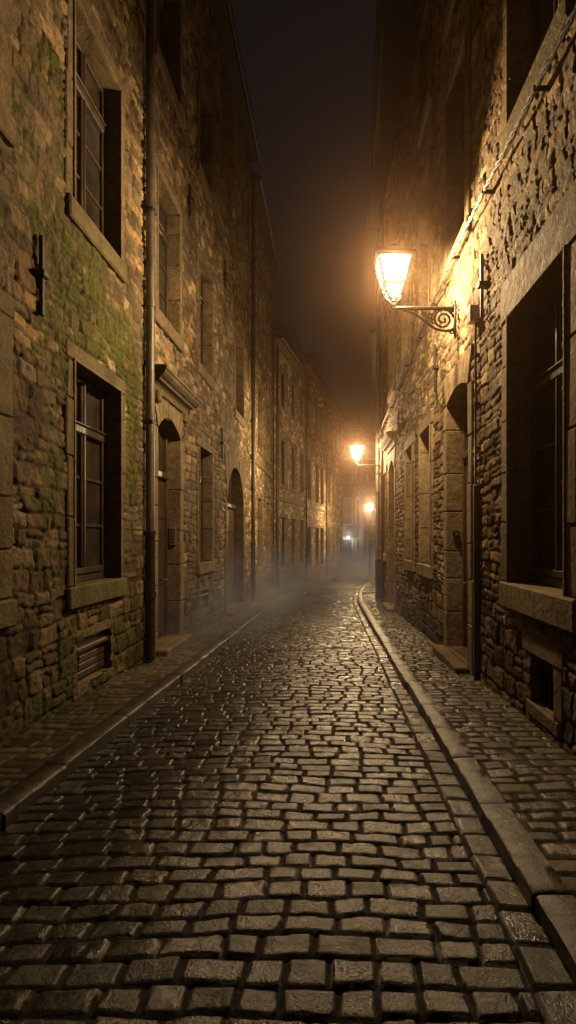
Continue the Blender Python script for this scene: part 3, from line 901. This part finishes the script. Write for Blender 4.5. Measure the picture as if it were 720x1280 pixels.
# cable along the right wall
cb = thing('wall_cable', 'twisted cable strung along the right wall below the upper sills', 'cable', FR.p(7, 0.08, R(3.6)))
ua = np.linspace(1.5, 17.8, 160)
zc = np.interp(ua, [1.5, 4, 6.7, 8, 10.8, 15.7, 17.8], [3.40, 3.48, 3.63, 3.60, 3.58, 3.25, 3.1])
for ph in (0, PI):
    mb = MB(); mb.tube([FR.p(u, 0.125 + 0.014 * math.cos(u * 22 + ph), R(z + 0.014 * math.sin(u * 22 + ph) - 0.012 * abs(math.sin(u * 2.2)))) for u, z in zip(ua, zc)], 0.013, 6)
    mb.build('strand', M['cable'], cb, True)
for u in np.arange(1.5, 17.8, 1.43):
    z = float(np.interp(u, ua, zc)); mb = MB()
    mb.box(u - 0.007, u + 0.007, 0.0, 0.145, R(z) - 0.026, R(z) + 0.02, FR.tf(), 0.004); mb.build('clip', M['iron'], cb)
# junction box and its feed
jb = thing('junction_box', 'small grey junction box on the right wall between iron tie and lamp bracket', 'electrical box', FR.p(6.36, 0.05, R(2.44)))
mb = MB(); mb.box(6.29, 6.43, 0.03, 0.13, R(2.44), R(2.62), FR.tf(), 0.01); mb.build('case', M['plate'], jb)
mb = MB(); mb.box(6.28, 6.44, 0.1303, 0.14, R(2.43), R(2.63), FR.tf(), 0.005); mb.build('lid', M['plate'], jb)
cd = thing('conduit', 'thin conduit running down the wall from the junction box to the pavement', 'conduit', FR.p(6.32, 0.05, gz(6.3) + 0.1))
mb = MB(); rr = random.Random(5)
mb.tube([FR.p(6.34 + rr.uniform(-0.02, 0.02), 0.06, z) for z in np.linspace(R(0.55), R(2.43), 12)], 0.014, 6)
mb.build('cable', M['cable'], cd, True)
mb = MB(); mb.box(6.30, 6.36, 0.02, 0.09, gz(6.3) + 0.1, R(0.6), FR.tf(), 0.012); mb.build('cover', M['zinc'], cd)
for z in (R(1.0), R(1.5), R(2.05)):
    mb = MB(); mb.box(6.31, 6.37, 0.0, 0.08, z, z + 0.03, FR.tf(), 0.004); mb.build('clip', M['iron'], cd)

# ------------------------------------------------------------------ houses closing the view
def plain_house(lab, F, a, b, top, cs, fl, seed, base):
    H = thing('stone_house', lab, 'house', F.p((a + b) / 2, 0, base))
    q = [(c0, c1, R(z0), R(z1)) for (c0, c1) in cs for (z0, z1) in fl]
    stone_wall(F, H, [(a, b, 0.1)], [(base - 0.4, R(top), 0.1)], q, seed, amp=0.03, hm=(0.15, 0.25), wm=(0.2, 0.5), tint=0.55)
    for w_ in q: window(F, H, *w_, depth=0.07, w=0.15, sill=0.14, simple=True)
    roof(F, H, a, b, R(top), 0.3, 3.0, 3.5); side_walls(F, H, a, b, R(top), base - 0.4)
    return H


FA = Facade(0, 52, 1, 0, (0, -1))
plain_house('hazy gabled house closing the far end of the lane, under the second lamp', FA, -2.5, 3.4, 9.9,
            [(0.7, 1.6), (2.1, 3.0)], [(-2.6, -0.2), (1.3, 3.6), (5.2, 7.2)], 21, gz(52))
FB = Facade(0, 47.5, 1, 0.05, (0.05, -0.9987))
plain_house('hazy house at the far right of the lane end, behind the lamp post', FB, 2.5, 9.5, 8.6,
            [(2.9, 3.7), (4.6, 5.4), (6.4, 7.2)], [(-2.5, -0.2), (1.2, 3.4), (4.8, 6.6)], 22, gz(48))
FC = Facade(0.30, 0, 0.07, 1, (-0.9975, 0.07))
plain_house('rubble house hidden behind the right corner, set back from the lane', FC, 20.5, 40, 7.5,
            [(23, 24), (27, 28), (31, 32), (36, 37)], [(-1.8, 0.5), (2.0, 4.2)], 23, gz(32))


# ------------------------------------------------------------------ lamps
def lantern(t, cx, cy, cz):
    """tapered four sided lantern whose cradle stands at cx, cy, cz"""
    mb = MB(); L = [(0.105, 0.17), (0.125, 0.255), (0.128, 0.262), (0.225, 0.70)]
    corners = lambda h, z: [(cx + sx * h, cy + sy * h, cz + z) for (sx, sy) in ((-1, -1), (1, -1), (1, 1), (-1, 1))]
    A = corners(0.112, 0.172); B = corners(0.134, 0.265); C = corners(0.218, 0.585)
    for i in range(4):
        mb.tube([A[i], B[i]], 0.010, 6); mb.tube([B[i], C[i]], 0.013, 6)
        j = (i + 1) % 4
        mb.tube([A[i], A[j]], 0.010, 6); mb.tube([B[i], B[j]], 0.014, 6); mb.tube([C[i], C[j]], 0.016, 6)
        # iron scrolls of the cradle under each corner
        mid = ((A[i][0] + A[j][0]) / 2, (A[i][1] + A[j][1]) / 2)
        pts = []
        for k in range(9):
            s_ = k / 8
            r_ = 0.100 * (1 - s_ ** 2.2) + 0.018
            ang = math.atan2(A[i][1] - cy, A[i][0] - cx)
            rad = r_ * 1.25 + 0.018 * math.sin(s_ * PI * 2)
            pts.append((cx + rad * math.cos(ang), cy + rad * math.sin(ang), cz + 0.235 - 0.20 * s_))
        mb.tube(pts, 0.012, 6)
    mb.lathe([(0.018, 0.0 + cz), (0.035, 0.02 + cz), (0.02, 0.05 + cz), (0.03, 0.075 + cz), (0.012, 0.10 + cz)], cx, cy, 12)
    mb.build('lantern_frame', M['lampiron'], t, True)
    g = MB(); P = [corners(0.107, 0.175), corners(0.129, 0.265), corners(0.211, 0.585)]
    vs = [p for r_ in P for p in r_]
    g.add(vs, [(k * 4 + i, k * 4 + (i + 1) % 4, k * 4 + 4 + (i + 1) % 4, k * 4 + 4 + i) for k in (0, 1) for i in range(4)] + [(0, 1, 2, 3)])
    g.build('lamp_glass', M['lampglass'], t)
    c = MB(); a = corners(0.25, 0.59); b_ = corners(0.26, 0.615); d = corners(0.12, 0.72); e = corners(0.05, 0.77)
    vs = a + b_ + d + e
    c.add(vs, [(0, 1, 2, 3), (12, 13, 14, 15)] + [(k * 4 + i, k * 4 + (i + 1) % 4, k * 4 + 4 + (i + 1) % 4, k * 4 + 4 + i) for k in range(3) for i in range(4)])
    c.lathe([(0.04, cz + 0.76), (0.05, cz + 0.80), (0.015, cz + 0.82)], cx, cy, 12)
    c.build('lamp_cap', M['lampiron'], t)


def lamp_light(t, loc, power, col=LIGHT, r=0.07):
    l = bpy.data.lights.new('lamp_bulb', 'POINT'); l.energy = power; l.color = col; l.shadow_soft_size = r
    o = bpy.data.objects.new('lamp_bulb', l); link(o, t); o.location = loc
    return o


wl = thing('wall_lamp', 'big lit iron lantern on a scrolled bracket, nearest on the right wall', 'street lamp', (0, 0, 0), 'lit lanterns on wall brackets')
AL = 0.82
lantern(wl, -AL, 0, 0.045)
mb = MB()
mb.tube([(-AL - 0.02, 0, 0.02), (-0.5, 0, 0.02), (0.0, 0, 0.02)], [0.026, 0.024, 0.028], 10)
mb.tube([(-0.60, 0, 0.02), (-0.53, 0, 0.02)], 0.03, 10)
mb.build('arm', M['lampiron'], wl, True)
mb = MB()
sw = [(-0.70, 0.0), (-0.62, -0.02), (-0.53, -0.06), (-0.44, -0.12), (-0.36, -0.19), (-0.27, -0.25), (-0.17, -0.275), (-0.09, -0.27), (-0.04, -0.25), (0, -0.25)]
mb.tube([(x, 0, z) for (x, z) in sw], 0.018, 8)
sp = []
for k in range(44):
    s_ = k / 43; a_ = 0.2 + s_ * 2 * PI * 2.1; r_ = 0.125 * (1 - s_) ** 0.85 + 0.012
    sp.append((-0.17 + r_ * math.cos(a_), 0, -0.125 + r_ * math.sin(a_)))
mb.tube(sp, 0.015, 6)
for (cx, cz_, r0, a0, turns) in ((-0.35, -0.07, 0.055, 2.5, 1.3), (-0.43, -0.045, 0.035, 0.5, -1.2), (-0.52, -0.03, 0.026, 2.0, 1.1), (-0.055, -0.285, 0.035, 1.0, 1.4), (-0.30, -0.16, 0.04, 3.6, -1.2), (-0.07, -0.03, 0.03, 0.0, 1.2), (-0.37, -0.135, 0.028, 1.0, 1.1)):
    pts = []
    for k in range(18):
        s_ = k / 17; a_ = a0 + s_ * 2 * PI * turns; r_ = r0 * (1 - 0.8 * s_)
        pts.append((cx + r_ * math.cos(a_), 0, cz_ + r_ * math.sin(a_)))
    mb.tube(pts, 0.012, 6)
mb.tube([(-0.46, 0, 0.01), (-0.40, 0, -0.09), (-0.30, 0, -0.13)], 0.012, 6)
mb.tube([(-0.25, 0, 0.01), (-0.31, 0, -0.06), (-0.29, 0, -0.12)], 0.012, 6)
mb.build('scroll', M['lampiron'], wl, True)
mb = MB(); mb.box(-0.03, 0.0, -0.035, 0.035, -0.33, 0.10, None, 0.008)
mb.tube([(-0.015, 0, 0.10), (-0.015, 0, 0.14)], [0.02, 0.006], 8); mb.tube([(-0.015, 0, -0.33), (-0.015, 0, -0.38)], [0.022, 0.008], 8)
mb.tube([(-0.03, 0, 0.06), (-0.045, 0, 0.06)], 0.014, 8); mb.tube([(-0.03, 0, -0.29), (-0.045, 0, -0.29)], 0.014, 8)
mb.build('wall_plate', M['lampiron'], wl, True)
lamp_light(wl, (-AL, 0, 0.475), 900)
p = FR.p(7.33, 0.05, R(2.98)); wl.location = p
w2 = wl.copy(); link(w2)
w2.scale = (0.92, 0.92, 0.92)
w2['label'] = 'smaller-looking lit lantern on a bracket at the far corner of the right wall'
for ch in list(wl.children):
    c = ch.copy(); link(c, w2)
    if c.type == 'LIGHT':
        c.data = c.data.copy(); c.data.energy = 1000
p = FR.p(17.0, 0.05, R(2.18)); w2.location = p

lp = thing('lamp_post', 'small distant lit lantern on a tall post past the right corner', 'street lamp', (2.14, 34.0, gz(34)))
mb = MB(); zb = gz(34)
mb.lathe([(0.16, zb - 0.1), (0.16, zb + 0.15), (0.11, zb + 0.22), (0.10, zb + 0.8), (0.13, zb + 0.86), (0.065, zb + 0.95), (0.045, zb + 3.2), (0.07, zb + 3.3), (0.04, zb + 3.4), (0.03, zb + 4.05)], 2.14, 34.0, 14)
mb.build('post', M['lampiron'], lp, True)
mb = MB(); mb.tube([(1.85, 34, zb + 3.25), (2.43, 34, zb + 3.25)], 0.02, 8); mb.tube([(2.14, 34, zb + 3.9), (2.5, 34, zb + 3.95), (2.6, 34, zb + 3.8)], 0.015, 8); mb.build('ladder_bar', M['lampiron'], lp, True)
lantern(lp, 2.14, 34.0, zb + 4.02)
lamp_light(lp, (0, 0, 4.02 + 0.42), 1000)

# small cool lamp over the far door
dl = thing('door_lamp', 'tiny cool white door lamp on the hazy end house', 'door lamp', (1.25, 51.93, R(0.05)))
mb = MB(); mb.tube([(1.25, 51.95, R(0.2)), (1.25, 51.6, R(0.28)), (1.25, 51.3, R(0.2)), (1.25, 51.3, R(0.13))], 0.02, 8); mb.build('arm', M['iron'], dl, True)
mb = MB(); mb.lathe([(0.03, R(-0.1)), (0.09, R(-0.06)), (0.11, R(0.02)), (0.08, R(0.10)), (0.03, R(0.13))], 1.25, 51.3, 14); mb.build('globe', M['coolglass'], dl, True)
lamp_light(dl, (0, -0.63, -0.03), 110, (0.72, 0.87, 1.0), 0.05)

# ------------------------------------------------------------------ haze and mist
def vol_box(name, x0, x1, y0, y1, z0, z1):
    mb = MB(); mb.box(x0, x1, y0, y1, z0, z1)
    m, nt, out = new_mat(name)
    v = N(nt, 'ShaderNodeVolumeScatter'); nt.links.new(v.outputs[0], out.inputs['Volume'])
    o = mb.build(name, m)
    return o, m, nt, v


for (nm, y0, y1, den) in (('haze', -8, 75, 0.0026), ('far_haze', 15, 74, 0.0022)):
    o, m, nt, v = vol_box(nm, -16 + y0 * 0.01, 20, y0, y1, -3.2, 17 + y0 * 0.01)
    v.inputs['Density'].default_value = den; v.inputs['Anisotropy'].default_value = 0.9
    v.inputs['Color'].default_value = (1, 0.62, 0.36, 1) if y0 < 0 else (0.95, 0.92, 1, 1)
    o['kind'] = 'structure'
o, m, nt, v = vol_box('ground_mist', -2.7, 5.5, 6.4, 51, -3.0, 2.2)
o['kind'] = 'structure'
v.inputs['Color'].default_value = (0.44, 0.58, 1.0, 1); v.inputs['Anisotropy'].default_value = 0.2
tc = N(nt, 'ShaderNodeTexCoord'); sx = N(nt, 'ShaderNodeSeparateXYZ'); nt.links.new(tc.outputs['Object'], sx.inputs[0])
def mth(op, a, b=None):
    n = N(nt, 'ShaderNodeMath', operation=op)
    for i, q in enumerate((a, b)):
        if q is None: continue
        if isinstance(q, (int, float)): n.inputs[i].default_value = q
        else: nt.links.new(q, n.inputs[i])
    return n.outputs[0]
hh = mth('ADD', sx.outputs['Z'], mth('MULTIPLY', sx.outputs['Y'], SL))
fall = mth('EXPONENT', mth('MULTIPLY', hh, -1.5))
mp = N(nt, 'ShaderNodeMapping'); mp.inputs['Scale'].default_value = (0.7, 0.35, 0.9); nt.links.new(tc.outputs['Object'], mp.inputs[0])
nz = noise(nt, mp.outputs[0], 1.0, 3, 0.55, 0.8)
nz = mth('MAXIMUM', mth('MULTIPLY', mth('SUBTRACT', nz, 0.36), 4.0), 0.0)
near = N(nt, 'ShaderNodeMapRange'); near.inputs['From Min'].default_value = 6.5; near.inputs['From Max'].default_value = 15
nt.links.new(sx.outputs['Y'], near.inputs['Value'])
top = N(nt, 'ShaderNodeMapRange'); top.inputs['From Min'].default_value = 2.2; top.inputs['From Max'].default_value = 1.0
nt.links.new(hh, top.inputs['Value'])
den = mth('MULTIPLY', mth('MULTIPLY', mth('MULTIPLY', fall, nz), near.outputs[0]), top.outputs[0])
side = N(nt, 'ShaderNodeMapRange'); side.inputs['From Min'].default_value = -0.9; side.inputs['From Max'].default_value = -2.2
side.inputs['To Min'].default_value = 0.13
nt.links.new(mth('SUBTRACT', sx.outputs['X'], mth('MULTIPLY', mth('MAXIMUM', mth('SUBTRACT', sx.outputs['Y'], 21.0), 0.0), 0.15)), side.inputs['Value'])
far = N(nt, 'ShaderNodeMapRange'); far.inputs['To Max'].default_value = 1.6; far.inputs['From Min'].default_value = 28; far.inputs['From Max'].default_value = 36
nt.links.new(sx.outputs['Y'], far.inputs['Value'])
den = mth('MULTIPLY', den, mth('MAXIMUM', side.outputs[0], far.outputs[0]))
nt.links.new(mth('MULTIPLY', den, 1.05), v.inputs['Density'])
m.cycles.volume_step_rate = 0.15

# ------------------------------------------------------------------ sky, moonless night
w = bpy.data.worlds.new("World"); sc.world = w; w.use_nodes = True
nt = w.node_tree; nt.nodes.clear()
out = nt.nodes.new('ShaderNodeOutputWorld')
sky = nt.nodes.new('ShaderNodeTexSky'); sky.sky_type = 'NISHITA'; sky.sun_disc = False
SE, SR = math.radians(-4.0), math.radians(200)
sky.sun_elevation = SE; sky.sun_rotation = SR
bg = nt.nodes.new('ShaderNodeBackground'); bg.inputs[1].default_value = 0.05
nt.links.new(sky.outputs[0], bg.inputs[0])
b2 = nt.nodes.new('ShaderNodeBackground'); b2.inputs[0].default_value = (1.0, 0.82, 0.80, 1); b2.inputs[1].default_value = 0.0055
ad = nt.nodes.new('ShaderNodeAddShader'); nt.links.new(bg.outputs[0], ad.inputs[0]); nt.links.new(b2.outputs[0], ad.inputs[1])
nt.links.new(ad.outputs[0], out.inputs[0])
sl = bpy.data.lights.new('night_fill', 'SUN'); sl.energy = 0.012; sl.angle = math.radians(12); sl.color = (1, 0.85, 0.7)  # faint lamp added as ambient fill, no such source in this sky
so = bpy.data.objects.new('night_fill', sl); link(so); so.rotation_euler = (math.radians(35), 0, math.radians(-20)); so.location = (0, -5, 20)

# ------------------------------------------------------------------ camera
cam = bpy.data.cameras.new('camera'); co = bpy.data.objects.new('camera', cam); link(co)
co.location = (0, 0, CZ); co.rotation_euler = (math.radians(90), 0, 0)
cam.sensor_fit = 'VERTICAL'; cam.sensor_height = 36; cam.lens = 36 * 700 / 1280
cam.shift_x = -58 / 1280; cam.shift_y = 32 / 1280
cam.clip_start = 0.05; cam.clip_end = 2000
sc.camera = co

sc.view_settings.view_transform = 'Standard'; sc.view_settings.look = 'None'; sc.view_settings.exposure = 0
cy = sc.cycles
cy.use_denoising = True
cy.max_bounces = 6; cy.diffuse_bounces = 3; cy.glossy_bounces = 3; cy.volume_bounces = 0; cy.transparent_max_bounces = 12
cy.sample_clamp_indirect = 2.0; cy.caustics_reflective = False; cy.caustics_refractive = False
cy.use_adaptive_sampling = False
